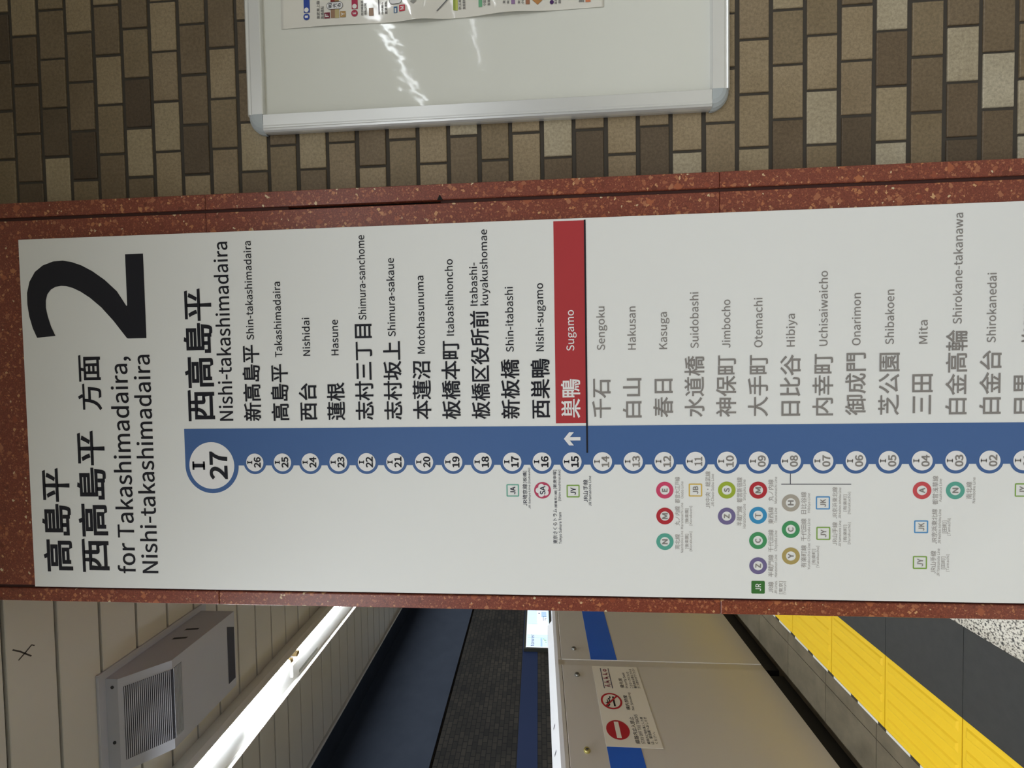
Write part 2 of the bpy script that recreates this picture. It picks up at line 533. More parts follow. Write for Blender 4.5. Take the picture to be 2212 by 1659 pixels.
# ceiling of enamelled strips running across the platform, dark open joints
mb = MB()
PITCH = 0.12634
y = 1.0498 - PITCH * 100
mb.box(-2.465, 12, -12, 16, CEIL + 0.013, CEIL + 0.05, 1)
while y < 16:
    mb.box(-2.465, 12, y + 0.0044, y + PITCH - 0.0044, CEIL, CEIL + 0.014, 0, bev=0.0015)
    y += PITCH
ceiling = structure(mb.build('ceiling', [CEIL_WHITE, CEIL_GAP]))
mb = MB()                                            # a pencilled cross on one strip
def cz(x, y): return (x, y, CEIL - 0.0006)
stroke(mb, [(-0.7603, 1.0686), (-0.7760, 1.0850), (-0.8062, 1.1100)], 0.0036, cz)
stroke(mb, [(-0.7747, 1.1123), (-0.7870, 1.0970), (-0.7982, 1.0808)], 0.0036, cz)
stroke(mb, [(-0.7810, 1.1190), (-0.7747, 1.1123)], 0.0026, cz)
mb.build('pencil_cross', PENCIL, ceiling, fix=False)
mb = MB()
mb.prism([(-2.485, CEIL - 0.018), (-2.468, CEIL - 0.018), (-2.468, CEIL - 0.013), (-2.478, CEIL - 0.013), (-2.478, CEIL + 0.03), (-2.485, CEIL + 0.03)],
         -12, 16, lambda p, q, a: (p, a, q))
structure(mb.build('trim_3', TRIM_WHITE))
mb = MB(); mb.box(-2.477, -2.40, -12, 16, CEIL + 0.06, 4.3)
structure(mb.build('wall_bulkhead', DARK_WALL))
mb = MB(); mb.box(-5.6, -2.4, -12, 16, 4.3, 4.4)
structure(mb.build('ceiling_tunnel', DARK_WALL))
mb = MB(); mb.box(-5.6, -2.05, -12, 16, -1.4, -1.3)
structure(mb.build('floor_track', TRACK))
# the wall across the track
mb = MB(); mb.box(-5.6, -5.4, -12, 16, -1.3, 2.905)
fw = structure(mb.build('wall_far', FAR_TILE))
mb = MB(); mb.box(-5.4, -5.396, -12, 16, EYE + 0.083, EYE + 0.370)
mb.build('blue_band', BAND_BLUE, fw)
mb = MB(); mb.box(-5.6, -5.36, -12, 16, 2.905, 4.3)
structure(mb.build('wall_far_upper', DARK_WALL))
mb = MB(); mb.box(-5.4, 12, 16, 16.1, -1.3, 4.3)
structure(mb.build('wall_end', DARK_WALL))
mb = MB(); mb.box(-5.4, 12, -12.1, -12, -1.3, 4.3)
structure(mb.build('wall_back', TILES[4]))
mb = MB(); mb.box(12, 12.1, -12, 16, -0.1, 3.3)
structure(mb.build('wall_right_end', TILES[5]))
mb = MB(); mb.box(-0.45, -0.25, 1.5, 16, 0, CEIL)
structure(mb.build('wall_inner', TILES[5]))

# ---- brown tiled wall beside the pillar
WY = 0.95
ROWZ = [1.2941, 1.2222, 1.1499, 1.0784, 1.0079, 0.9378, 0.8658, 0.7926, 0.7209]   # first joints from the top, per metre of distance
ROWP = 0.0741 * WY
TW = 0.1212 * WY
ROW0 = EYE + 0.6499 * WY                             # joint under row 9
# shades of the tiles the photo shows, row by row from the top, pillar side first
SHADES = ["43206", "12226", "71334", "403363", "346363", "370434", "6756", "61334", "546361", "37", "435", "37", "545", "63", "45",
          "66", "38", "34", "66", "28", "15", "56", "15", "864", "5666", "7665", "26471", "4865".replace('5', '4'), "1563", "9728", "4344", "1283", "2938", "984"]
ODD = [i for i in range(len(SHADES))]
rnd = random.Random(11)
mb = MB()
XL, XR = 0.4075, 4.2
mb.box(XL, 12, WY + 0.003, WY + 0.20, 0, CEIL, 10)
for r in range(-26, 47):
    zb = ROW0 + ROWP * (9 - r)
    zt = zb + ROWP
    if zt <= 0 or zb >= CEIL: continue
    zb_, zt_ = max(zb, 0.0) + 0.0047, min(zt, CEIL) - 0.0047
    if zt_ - zb_ < 0.006: continue
    off = (0.5018 if r % 2 else 0.5621) * WY - 2 * TW
    c, k = 0, 0
    while off + c * TW < 6.0:
        a, b = off + c * TW + 0.0031, off + (c + 1) * TW - 0.0031
        c += 1
        if b < XL + 0.004: continue
        a = max(a, XL + 0.0005)
        s = SHADES[r] if 0 <= r < len(SHADES) else ''
        if b < XL + 0.02:
            sh, k = 4, -1
        elif k < len(s):
            sh = int(s[k])
        else:
            sh = rnd.choice((1, 2, 3, 3, 4, 4, 5, 5, 6, 6, 6, 7, 8, 8))
        k += 1
        j = lambda: rnd.uniform(-0.0007, 0.0007)
        d = WY + rnd.uniform(-0.0006, 0.0004)
        x0, x1, z0, z1 = a + j(), b + j(), zb_ + j(), zt_ + j()
        e = 0.0013
        v = [(x0 + e, d, z0 + e), (x1 - e, d, z0 + e), (x1 - e, d, z1 - e), (x0 + e, d, z1 - e),
             (x0, d + 0.0012, z0), (x1, d + 0.0012, z0), (x1, d + 0.0012, z1), (x0, d + 0.0012, z1),
             (x0, d + 0.0045, z0), (x1, d + 0.0045, z0), (x1, d + 0.0045, z1), (x0, d + 0.0045, z1)]
        F = [(0, 1, 2, 3)]
        for q in range(4):
            w = (q + 1) % 4
            F += [(q, 4 + q, 4 + w, w), (4 + q, 8 + q, 8 + w, 4 + w)]
        mb.add(v, F, sh)
structure(mb.build('wall_right', TILES + [GROUT], fix=False))

# ---- red terrazzo pillar
PY = 0.90
pillar = thing('pillar', (-0.057, 1.2, 0), 'square red terrazzo pillar carrying the tall white line map', 'pillar')
PX0, PX1, GW = -0.521, 0.407, 0.034
G0, G1 = PX0 + GW, PX1 - GW - 0.003
mb = MB(); mb.box(PX0 + 0.012, PX1 - 0.012, PY + 0.013, 1.50, 0, CEIL)
mb.build('core', BLACK_GAP, pillar)
ZJ = [0.0, 0.967, 2.0825, CEIL]
for i in range(3):
    mb = MB(); mb.box(G0 + 0.004, G1 - 0.004, PY, PY + 0.02, ZJ[i] + 0.0005, ZJ[i + 1] - 0.0005, bev=0.0012)
    mb.build('face_slab', TERR, pillar)
    for xa, xb in ((PX0, G0 - 0.004), (G1 + 0.004, PX1)):
        mb = MB(); mb.box(xa, xb, PY, PY + 0.035, ZJ[i] + 0.0005, ZJ[i + 1] - 0.0005, bev=0.0014)
        mb.build('corner_strip', TERR, pillar)
    mb = MB(); mb.box(PX0 + 0.002, PX0 + 0.014, PY + 0.036, 1.50, ZJ[i] + 0.0005, ZJ[i + 1] - 0.0005)
    mb.build('side_slab', TERR, pillar)
mb = MB()
mb.box(G0 - 0.0045, G0 + 0.0045, PY + 0.005, PY + 0.014, 0, CEIL)
mb.box(G1 - 0.0045, G1 + 0.0045, PY + 0.005, PY + 0.014, 0, 1.552)
mb.box(G1 - 0.0045, G1 + 0.0045, PY + 0.005, PY + 0.014, 1.893, CEIL)
mb.build('joint_sealant', SEALANT, pillar)
mb = MB()
mb.prism([(G1 + 0.0035, 1.546), (G1 + 0.0035, 1.558), (G1 + 0.0145, 1.5525)], PY - 0.0004, PY + 0.002, lambda p, q, a: (p, a, q))
mb.build('chipped_notch', BLACK_GAP, pillar)

# ---------------------------------------------------------------- the line map on the pillar
SY = 0.889
SX0, SX1, SZ0, SZ1 = -0.4808, 0.3190, 0.245, 2.5222
sign = thing('line_map_sign', (-0.081, 0.895, SZ0), 'tall white station line map with blue line and big black 2 on red pillar', 'sign')
mb = MB(); mb.box(SX0, SX1, SY, PY, SZ0, SZ1, bev=0.0008)
mb.build('panel', SIGN_WHITE, sign)
def at(layer):
    y = SY - 0.0004 * layer
    return lambda x, z: (x, y, z)
# header lettering
def line_of(name, ink, parent, *args):
    mb = MB(); write(mb, *args)
    return mb.build(name, ink, parent, fix=False)
line_of('destination_lettering', INK, sign, '高島平', -0.4442, -0.2032, 2.4237, 2.4955, at(1), 'ink', 0.020)
line_of('destination_lettering', INK, sign, '西高島平', -0.4443, -0.1177, 2.3340, 2.4050, at(1), 'ink', 0.020)
line_of('destination_lettering', INK, sign, '方面', -0.0718, 0.0546, 2.3350, 2.3926, at(1), 'ink', 0.016)
line_of('destination_lettering', INK, sign, 'for Takashimadaira,', -0.4462, 0.0491, 2.2715, 2.3098, at(1), 'cap', 0.011)
line_of('destination_lettering', INK, sign, 'Nishi-takashimadaira', -0.4449, 0.0523, 2.2170, 2.2535, at(1), 'cap', 0.011)
# platform number 2, drawn as a stroke of even weight
mb = MB()
def two(place):
    W2 = 0.0425
    outer = [(0.0957, 2.4862), (0.118, 2.4958), (0.145, 2.5030), (0.172, 2.5062), (0.198, 2.5057), (0.223, 2.4985), (0.245, 2.4840), (0.259, 2.4640),
             (0.2672, 2.4380), (0.2682, 2.4150), (0.2645, 2.3940), (0.2560, 2.3700), (0.2420, 2.3440), (0.2220, 2.3160), (0.1960, 2.2880), (0.1632, 2.2671)]
    inner = [(0.0992, 2.4409), (0.120, 2.4505), (0.143, 2.4575), (0.163, 2.4612), (0.180, 2.4606), (0.194, 2.4560), (0.204, 2.4470), (0.2100, 2.4350),
             (0.2118, 2.4215), (0.2108, 2.4090), (0.2060, 2.3930), (0.1970, 2.3745), (0.1830, 2.3530), (0.1610, 2.3270), (0.1300, 2.2990), (0.0903, 2.2684)]
    n = len(outer)
    mb.add([place(*p) for p in outer] + [place(*p) for p in inner], [(i, i + n, i + n + 1, i + 1) for i in range(n - 1)])
    rect(mb, 0.0896, 0.2775, 2.2222, 2.2648, place)
    mb.add([place(0.0896, 2.2648), place(0.1632, 2.2648), place(0.1632, 2.2672), place(0.0903, 2.2685)], [(0, 1, 2, 3)])
two(at(1))
mb.build('platform_number', INK, sign, fix=False)
# blue line with a lobe round every station
BX0, BX1, CX, CR, WR = -0.1982, -0.1155, -0.1915, 0.0262, 0.0199
ROWS = [(26, '新高島平', 'Shin-takashimadaira', 0.0698, 0.0807, 0.2965), (25, '高島平', 'Takashimadaira', 0.0261, 0.0411, 0.2059),
        (24, '西台', 'Nishidai', -0.0170, 0.0430, 0.1260), (23, '蓮根', 'Hasune', -0.0160, 0.0430, 0.1202),
        (22, '志村三丁目', 'Shimura-sanchome', 0.1096, 0.1184, 0.3001), (21, '志村坂上', 'Shimura-sakaue', 0.0710, 0.0812, 0.2492),
        (20, '本蓮沼', 'Motohasunuma', 0.0270, 0.0430, 0.2093), (19, '板橋本町', 'Itabashihoncho', 0.0697, 0.0804, 0.2426),
        (18, '板橋区役所前', None, 0.1318, 0.1427, 0.2336), (17, '新板橋', 'Shin-itabashi', 0.0281, 0.0430, 0.1802),
        (16, '西巣鴨', 'Nishi-sugamo', 0.0275, 0.0434, 0.1863), (15, '巣鴨', 'Sugamo', -0.0163, 0.0430, 0.1284),
        (14, '千石', 'Sengoku', -0.0163, 0.0430, 0.1341), (13, '白山', 'Hakusan', -0.0168, 0.0430, 0.1325), (12, '春日', 'Kasuga', -0.0190, 0.0430, 0.1192),
        (11, '水道橋', 'Suidobashi', 0.0280, 0.0435, 0.1586), (10, '神保町', 'Jimbocho', 0.0279, 0.0428, 0.1417), (9, '大手町', 'Otemachi', 0.0274, 0.0429, 0.1436),
        (8, '日比谷', 'Hibiya', 0.0270, 0.0432, 0.1094), (7, '内幸町', 'Uchisaiwaicho', 0.0275, 0.0432, 0.1943), (6, '御成門', 'Onarimon', 0.0279, 0.0431, 0.1481),
        (5, '芝公園', 'Shibakoen', 0.0267, 0.0437, 0.1531), (4, '三田', 'Mita', -0.0172, 0.0436, 0.0908), (3, '白金高輪', 'Shirokane-takanawa', 0.0703, 0.0818, 0.3002),
        (2, '白金台', 'Shirokanedai', 0.0280, 0.0434, 0.1806), (1, '目黒', 'Meguro', -0.0175, 0.0431, 0.1230)]
def rz(n): return 1.9784 - 0.06372 * (26 - n)
mb = MB()
rect(mb, BX0, BX1, rz(1) - 0.0262, 2.1414, at(1))
BIGX, BIGZ, BIGR, BIGW = -0.1982, 2.0790, 0.0624, 0.0527
disc(mb, BIGX, BIGZ, BIGR, at(1.1), 72)
for r in ROWS:
    disc(mb, CX, rz(r[0]), CR, at(1.1), 48)
mb.build('line_band', LINE_BLUE, sign, fix=False)
def slab_i(mb, cx, z0, z1, w, t, place):
    rect(mb, cx - t / 2, cx + t / 2, z0, z1, place)
    rect(mb, cx - w / 2, cx + w / 2, z1 - t * 0.55, z1, place)
    rect(mb, cx - w / 2, cx + w / 2, z0, z0 + t * 0.55, place)
def badge(n, cx, cz, r, ink):
    mb = MB(); disc(mb, cx, cz, r, at(2), 48)
    b = mb.build('station_badge', WHITE_INK, sign, fix=False)
    mb = MB()
    slab_i(mb, cx, cz + 0.30 * r, cz + 0.86 * r, 0.36 * r, 0.155 * r, at(3))
    w = (0.60 if n != 11 else 0.46) * r
    write(mb, '%02d' % n, cx - w, cx + w, cz - 0.70 * r, cz + 0.10 * r, at(3), 'ink', 0.034)
    mb.build('station_number', ink, b, fix=False)
badge(27, BIGX, BIGZ, BIGW, INK)
line_of('station_name', INK, sign, '西高島平', -0.0985, 0.1970, 2.0670, 2.1345, at(1), 'ink', 0.020)
line_of('station_romaji', INK, sign, 'Nishi-takashimadaira', -0.0981, 0.2971, 2.0257, 2.0558, at(1), 'cap', 0.011)
# the bar of this station, its arrow and the rule below it
mb = MB(); rect(mb, -0.1100, 0.3140, 1.2470, 1.3105, at(1))
bar = mb.build('current_station_bar', RED_BAR, sign, fix=False)
mb = MB(); rect(mb, -0.1729, 0.3147, 1.2437, 1.2472, at(2.5))
mb.build('divider_rule', INK, sign, fix=False)
mb = MB()
A = at(2)
rect(mb, -0.1465, -0.1392, 1.2594, 1.2890, A)
A = at(2.4)
mb.add([A(-0.1429, 1.2942), A(-0.1290, 1.2830), A(-0.1290, 1.2730), A(-0.1429, 1.2846)], [(0, 1, 2, 3)])
A = at(2.8)
mb.add([A(-0.1429, 1.2942), A(-0.1429, 1.2846), A(-0.1570, 1.2732), A(-0.1570, 1.2832)], [(0, 1, 2, 3)])
mb.build('direction_arrow', WHITE_INK, sign, fix=False)
for n, kan, lat, ke, l0, l1 in ROWS:
    z = rz(n)
    ink = INK if n >= 15 else GREY_INK
    badge(n, CX, z, WR, ink)
    host = bar if n == 15 else sign
    ink = WHITE_INK if n == 15 else ink
    kb = 0.015 if n >= 15 else 0.012
    low = kan in ('三田', '千石', '白山')
    line_of('station_name', ink, host, kan, -0.0992 if n > 8 else (-0.0978 if low else -0.0985), ke, z - (0.0183 if low else 0.0188), z + (0.0205 if low else 0.0216), at(2), 'ink', kb)
    if lat:
        line_of('station_romaji', ink, host, lat, l0, l1, z - 0.0071, z + 0.0086, at(2), 'cap', 0.007)
    else:
        line_of('station_romaji', ink, host, 'Itabashi-', 0.1427, 0.2336, z + 0.0046, z + 0.0198, at(2), 'cap', 0.007)
        line_of('station_romaji', ink, host, 'kuyakushomae', 0.1428, 0.3025, z - 0.0180, z - 0.0028, at(2), 'cap', 0.007)
# interchange badges
def round_badge(k, cx, cz, r=0.0178, dark=False):
    mb = MB(); ring(mb, cx, cz, r * 0.55, r, at(1))
    b = mb.build('transfer_badge', BADGE[k], sign, fix=False)
    mb = MB()
    w = {'M': 0.36, 'N': 0.30, 'E': 0.20, 'T': 0.25, 'H': 0.29, 'Z': 0.25, 'S': 0.24, 'C': 0.27, 'Y': 0.29, 'A': 0.30}[k] * r
    write(mb, k, cx - w, cx + w, cz - 0.31 * r, cz + 0.33 * r, at(2), 'ink', 0.03)
    mb.build('badge_letter', GREY_INK, b, fix=False)
for k, x, z in (('E', -.2523, 1.0852), ('M', -.3071, 1.0852), ('N', -.3615, 1.0855), ('S', -.2520, .9590), ('Z', -.3067, .9592),
                ('M', -.2520, .8960), ('T', -.3046, .8962), ('C', -.3575, .8963), ('Z', -.4104, .8960),
                ('H', -.2784, .8311), ('C', -.3336, .8309), ('Y', -.3892, .8306), ('A', -.2520, .5759), ('N', -.2519, .5127)):
    round_badge(k, x, z)
def square_badge(k, x0, x1, z0, z1, ink):
    mb = MB()
    if k == 'JR':
        mb.add([at(1)(*p) for p in rrect_pts(x0, x1, z0, z1, 0.0022)], [tuple(range(28))])
    else:
        o = rrect_pts(x0, x1, z0, z1, 0.0022); t = 0.0025
        i = rrect_pts(x0 + t, x1 - t, z0 + t, z1 - t, 0.0006)
        n = len(o)
        mb.add([at(1)(*p) for p in i + o], [(q, n + q, n + (q + 1) % n, (q + 1) % n) for q in range(n)])
    b = mb.build('transfer_badge', BADGE[k], sign, fix=False)
    mb = MB()
    cx, cz = (x0 + x1) / 2, (z0 + z1) / 2
    w = 0.0080
    write(mb, k, cx - w, cx + w, cz - 0.0058, cz + 0.0054, at(2), 'ink', 0.018)
    mb.build('badge_letter', ink, b, fix=False)
for k, a, b, c, d, dk in (('JA', -.2668, -.2399, 1.3911, 1.4181, 1), ('JY', -.2682, -.2412, 1.2623, 1.2899, 1), ('JB', -.2657, -.2384, 1.0089, 1.0363, 0),
                          ('JR', -.4691, -.4423, .8826, .9096, 2), ('JK', -.2918, -.2645, .7537, .7816, 0), ('JY', -.3550, -.3278, .7527, .7804, 0),
                          ('JK', -.3393, -.3131, .5633, .5903, 0), ('JY', -.4129, -.3863, .5647, .5920, 0), ('JY', -.2645, -.2375, .3734, .4012, 0)):
    square_badge(k, a, b, c, d, (GREY_INK, DARK_INK, WHITE_INK)[dk])
# the tram badge: a disc with a white five-petalled flower
mb = MB()
cx, cz, r = -0.2530, 1.3409, 0.0178
disc(mb, cx, cz, r, at(1))
tb = mb.build('transfer_badge', BADGE['SA'], sign, fix=False)
mb = MB()
pts = []
for i in range(100):
    a = 2 * math.pi * i / 100
    pts.append((cx + r * (0.60 + 0.22 * abs(math.cos(2.5 * (a - math.pi / 2))) ** 0.8) * math.cos(a), cz + r * (0.60 + 0.22 * abs(math.cos(2.5 * (a - math.pi / 2))) ** 0.8) * math.sin(a)))
mb.add([at(2)(*p) for p in pts], [tuple(range(100))])
mb.build('flower', WHITE_INK, tb, fix=False)
mb = MB(); write(mb, 'SA', cx - 0.0092, cx + 0.0094, cz - 0.0062, cz + 0.0056, at(3), 'ink', 0.018)
mb.build('badge_letter', DARK_INK, tb, fix=False)
# interchange captions; each tuple list is one caption block
CAPS = [
 [('JR埼京線', -.2870, -.2392, 1.3735, 1.3835), ('[板橋]', -.2374, -.2113, 1.3736, 1.3824), ('JR Saikyo Line [Itabashi]', -.2930, -.2051, 1.3657, 1.3712)],
 [('東京さくらトラム', -.3681, -.2927, 1.3105, 1.3199), ('(都電荒川線)', -.2907, -.2525, 1.3097, 1.3157), ('[新庚申塚]', -.2499, -.2097, 1.3101, 1.3182),
  ('Tokyo Sakura Tram', -.3685, -.2997, 1.3017, 1.3072), ('[Shin-koshinzuka]', -.2757, -.2097, 1.3015, 1.3075)],
 [('JR山手線', -.2786, -.2301, 1.2449, 1.2549), ('JR Yamanote Line', -.2865, -.2222, 1.2380, 1.2433)],
 [('都営大江戸線', -.2797, -.2241, 1.0543, 1.0646), ('Oedo Line', -.2697, -.2338, 1.0472, 1.0524)],
 [('丸ノ内線', -.3268, -.2861, 1.0545, 1.0649), ('Marunouchi Line', -.3344, -.2790, 1.0479, 1.0528), ('[後楽園]', -.3221, -.2909, 1.0361, 1.0443), ('[Korakuen]', -.3266, -.2860, 1.0288, 1.0353)],
 [('南北線', -.3775, -.3455, 1.0548, 1.0651), ('Namboku Line', -.3847, -.3381, 1.0481, 1.0531), ('[後楽園]', -.3760, -.3450, 1.0363, 1.0445), ('[Korakuen]', -.3812, -.3397, 1.0291, 1.0355)],
 [('JR中央・総武線', -.2901, -.2126, .9922, 1.0025), ('JR Chuo-Sobu Line', -.2864, -.2182, .9850, .9906)],
 [('都営新宿線', -.2782, -.2254, .9278, .9390), ('Shinjuku Line', -.2736, -.2298, .9211, .9266)],
 [('半蔵門線', -.3269, -.2855, .9279, .9391), ('Hanzomon Line', -.3321, -.2809, .9211, .9267)],
 [('丸ノ内線', -.2749, -.2297, .8653, .8761), ('Marunouchi Line', -.2797, -.2242, .8583, .8636)],
 [('東西線', -.3225, -.2872, .8652, .8761), ('Tozai Line', -.3200, -.2888, .8582, .8635)],
 [('千代田線', -.3812, -.3341, .8651, .8760), ('Chiyoda Line', -.3793, -.3362, .8581, .8634)],
 [('半蔵門線', -.4334, -.3870, .8650, .8760), ('Hanzomon Line', -.4338, -.3866, .8580, .8633)],
 [('JR線', -.4673, -.4435, .8649, .8759), ('JR Lines', -.4694, -.4423, .8579, .8633), ('[東京]', -.4692, -.4428, .8457, .8546), ('[Tokyo]', -.4695, -.4427, .8394, .8450)],
 [('日比谷線', -.3013, -.2554, .8001, .8111), ('Hibiya Line', -.2987, -.2579, .7929, .7977)],
 [('千代田線', -.3578, -.3107, .7999, .8109), ('Chiyoda Line', -.3577, -.3107, .7927, .7975)],
 [('有楽町線', -.4131, -.3665, .7997, .8107), ('Yurakucho Line', -.4170, -.3619, .7925, .7973), ('[有楽町]', -.4061, -.3742, .7811, .7893), ('[Yurakucho]', -.4124, -.3679, .7738, .7803)],
 [('JR京浜東北線', -.3108, -.2452, .7392, .7494), ('JR Keihin-tohoku Line', -.3103, -.2463, .7320, .7368), ('[有楽町]', -.2958, -.2610, .7200, .7281), ('[Yurakucho]', -.3008, -.2556, .7128, .7191)],
 [('JR山手線', -.3661, -.3180, .7389, .7491), ('JR Yamanote Line', -.3688, -.3149, .7316, .7364), ('[有楽町]', -.3587, -.3235, .7196, .7277), ('[Yurakucho]', -.3631, -.3186, .7124, .7187)],
 [('都営浅草線', -.2812, -.2224, .5450, .5560), ('Asakusa Line', -.2752, -.2281, .5384, .5434)],
 [('JR京浜東北線', -.3613, -.2897, .5460, .5570), ('JR Keihin-tohoku Line', -.3607, -.2903, .5390, .5442), ('[田町]', -.3389, -.3135, .5266, .5364), ('[Tamachi]', -.3436, -.3086, .5202, .5266)],
 [('JR山手線', -.4221, -.3754, .5475, .5583), ('JR Yamanote Line', -.4274, -.3707, .5406, .5459), ('[田町]', -.4126, -.3871, .5292, .5378), ('[Tamachi]', -.4173, -.3823, .5218, .5283)],
 [('南北線', -.2692, -.2342, .4816, .4923), ('Namboku Line', -.2776, -.2254, .4751, .4804)],
 [('JR山手線', -.2760, -.2280, .3560, .3665), ('JR Yamanote Line', -.2830, -.2210, .3490, .3543)],
]
for i, block in enumerate(CAPS):
    for s, a, b, c, d in block:
        latin = s[0] != '[' and s[0] != '(' and all(ord(ch) < 128 for ch in s)
        line_of('transfer_caption', DARK_INK if i < 3 else PALE_INK, sign, s, a, b, c, d, at(1), 'cap' if latin and '[' not in s else 'ink', 0.006)
mb = MB()
rect(mb, -0.2395, -0.2175, 0.8313, 0.8327, at(1))
rect(mb, -0.2402, -0.2388, 0.7125, 0.8501, at(1))
mb.build('connector_line', DARK_INK, sign, fix=False)

# ---------------------------------------------------------------- notice board on the tiled wall
FY, BYP = 0.930, 0.942
BL, BT, BB, BR = 0.555, EYE + 0.6502, EYE - 0.4147, 2.045
RW = 0.0392
board = thing('notice_board', (1.3, WY, BB), 'silver framed notice board on the brown tiled wall, clear film over pale backing', 'notice board')
IL, IT, IB, IR = BL + RW, BT - RW + 0.004, BB + RW - 0.002, BR - RW
mb = MB()
nx, nz = 2, 2
mb.box(BL + 0.012, BR - 0.012, BYP, WY - 0.0005, BB + 0.012, BT - 0.012)
mb.build('backing_panel', BOARD, board)
PROF = [(0, BYP + 0.001), (0, FY + 0.0015), (0.0015, FY), (0.025, FY), (0.0275, FY + 0.0009), (0.0300, FY + 0.0009), (0.0325, FY - 0.0004),
        (0.0358, FY + 0.0014), (0.0380, FY + 0.0055), (0.0388, FY + 0.010), (0.0370, WY - 0.0005), (0.0120, WY - 0.0005), (0.012, BYP + 0.001)]
def rail(place, a0, a1):
    mb = MB(); mb.prism(PROF, a0, a1, place)
    mb.build('frame_rail', ALU, board)
rail(lambda p, q, a: (IL - p, q, a), IB, IT)
rail(lambda p, q, a: (IR + p, q, a), IB, IT)
rail(lambda p, q, a: (a, q, IT + p), IL, IR)
rail(lambda p, q, a: (a, q, IB - p), IL, IR)
CPROF = [(0, FY + 0.001), (0.001, FY - 0.0008), (0.022, FY - 0.0006), (0.030, FY + 0.002), (0.036, FY + 0.007), (0.0395, FY + 0.013), (0.0395, WY - 0.0005), (0, WY - 0.0005)]
for cx, cz, a0 in ((IL, IT, 90), (IR, IT, 0), (IL, IB, 180), (IR, IB, 270)):
    mb = MB()
    N_ = 10
    for i in range(N_):
        A0, A1 = math.radians(a0 + 90 * i / N_), math.radians(a0 + 90 * (i + 1) / N_)
        for (p0, q0), (p1, q1) in zip(CPROF, CPROF[1:]):
            P = lambda p, q, A: (cx + p * math.cos(A), q, cz + p * math.sin(A))
            mb.quad(P(p0, q0, A0), P(p1, q1, A0), P(p1, q1, A1), P(p0, q0, A1))
    mb.build('corner_cap', CAP, board)

# ---- laminated route poster behind the film, its left edge curling up
def py(x, z):
    e = math.exp(-max(0.0, x - 0.7845) / 0.055)
    return 0.9405 - e * (0.0085 * math.exp(-((z - EYE - 0.250) / 0.045) ** 2) + 0.0075 * math.exp(-((z - EYE - 0.055) / 0.065) ** 2)
                         + 0.002 * math.exp(-((z - EYE - 0.45) / 0.06) ** 2))
def edge(z): return 0.7868 - 0.0022 * math.exp(-((z - EYE - 0.250) / 0.06) ** 2) - 0.0015 * math.sin((z - EYE) * 9)
poster = thing('route_poster', (1.2, 0.94, 1.19), 'white laminated railway map poster with curling edge inside the silver notice board', 'poster')
PZ0, PZ1, PXR = 1.1930, 1.9175, 1.80
mb = MB()
NX, NZ = 40, 90
V = []
for j in range(NZ + 1):
    z = PZ0 + (PZ1 - PZ0) * j / NZ
    for i in range(NX + 1):
        t = i / NX
        x = edge(z) + (PXR - edge(z)) * t ** 2
        V.append((x, py(x, z), z))
F = []
for j in range(NZ):
    for i in range(NX):
        a = j * (NX + 1) + i
        F.append((a, a + 1, a + NX + 2, a + NX + 1))
mb.add(V, F)
sheet = mb.build('sheet', PAPER, poster, fix=False, smooth=True)
sm = sheet.modifiers.new('thickness', 'SOLIDIFY'); sm.thickness = 0.0006; sm.offset = -1
def pp(layer):
    return lambda x, z: (x, py(x, z) - 0.0005 - 0.0003 * layer, z)
def print_rects(name, color, rs, layer=1, tilt=None):
    mb = MB()
    for a, b, c, d in rs:
        rect(mb, a, b, c, d, pp(layer), nx=max(1, int((b - a) / 0.012)))
    return mb.build(name, flat('print_%d_%d_%d' % color, color), poster, fix=False)
def print_disc(name, color, cx, cz, r, letter=None, layer=1):
    mb = MB(); disc(mb, cx, cz, r, pp(layer), 24)
    o = mb.build(name, flat('print_%d_%d_%d' % color, color), poster, fix=False)
    if letter:
        mb = MB(); write(mb, letter, cx - r * 0.35, cx + r * 0.35, cz - r * 0.5, cz + r * 0.5, pp(layer + 1), 'ink', 0.02)
        mb.build('badge_letter', WHITE_INK, o, fix=False)
def print_square(color, a, b, c, d, letter):
    o = print_rects('line_badge', color, [(a, b, c, d)])
    mb = MB(); w, h = (b - a) * 0.27, (d - c) * 0.32
    write(mb, letter, (a + b) / 2 - w, (a + b) / 2 + w, (c + d) / 2 - h, (c + d) / 2 + h, pp(2), 'ink', 0.02)
    mb.build('badge_letter', WHITE_INK, o, fix=False)
print_rects('route_line', (42, 70, 156), [(.8194, 1.6, 1.8497, 1.8637)])
print_disc('line_badge', (42, 70, 156), .8103, 1.8578, .0073, 'I')
print_disc('station_dot', (230, 228, 222), .8255, 1.8573, .0052, None, 2)
print_square((120, 34, 54), .8029, .8161, 1.8030, 1.8158, 'F')
print_rects('route_line', (152, 118, 92), [(.8031, .8225, 1.7911, 1.8007)])
print_rects('route_line', (186, 170, 122), [(.8026, .8225, 1.7815, 1.7911)])
print_square((176, 140, 84), .8035, .8167, 1.7666, 1.7794, 'Y')
print_rects('route_line', (134, 46, 40), [(.8390, 1.6, 1.7911, 1.8007)])
print_rects('route_line', (150, 116, 70), [(.8390, 1.6, 1.7815, 1.7911)])
print_rects('route_line', (172, 40, 76), [(.8200, 1.6, 1.7387, 1.7524)])
print_disc('line_badge', (172, 40, 70), .8108, 1.7463, .0074, 'E')
print_disc('station_dot', (230, 228, 222), .8258, 1.7458, .0052, None, 2)
print_rects('route_line', (168, 140, 120), [(.8032, .8203, 1.7028, 1.7134)])
print_rects('route_line', (84, 82, 84), [(.8041, 1.3, 1.6896, 1.6914)])
print_rects('route_line', (70, 110, 150), [(.8045, .8185, 1.6480, 1.6564)])
print_rects('station_dot', (226, 226, 222), [(.8055, .8150, 1.6505, 1.6540)], 2)
print_square((200, 50, 70), .8064, .8205, 1.6302, 1.6438, 'M')
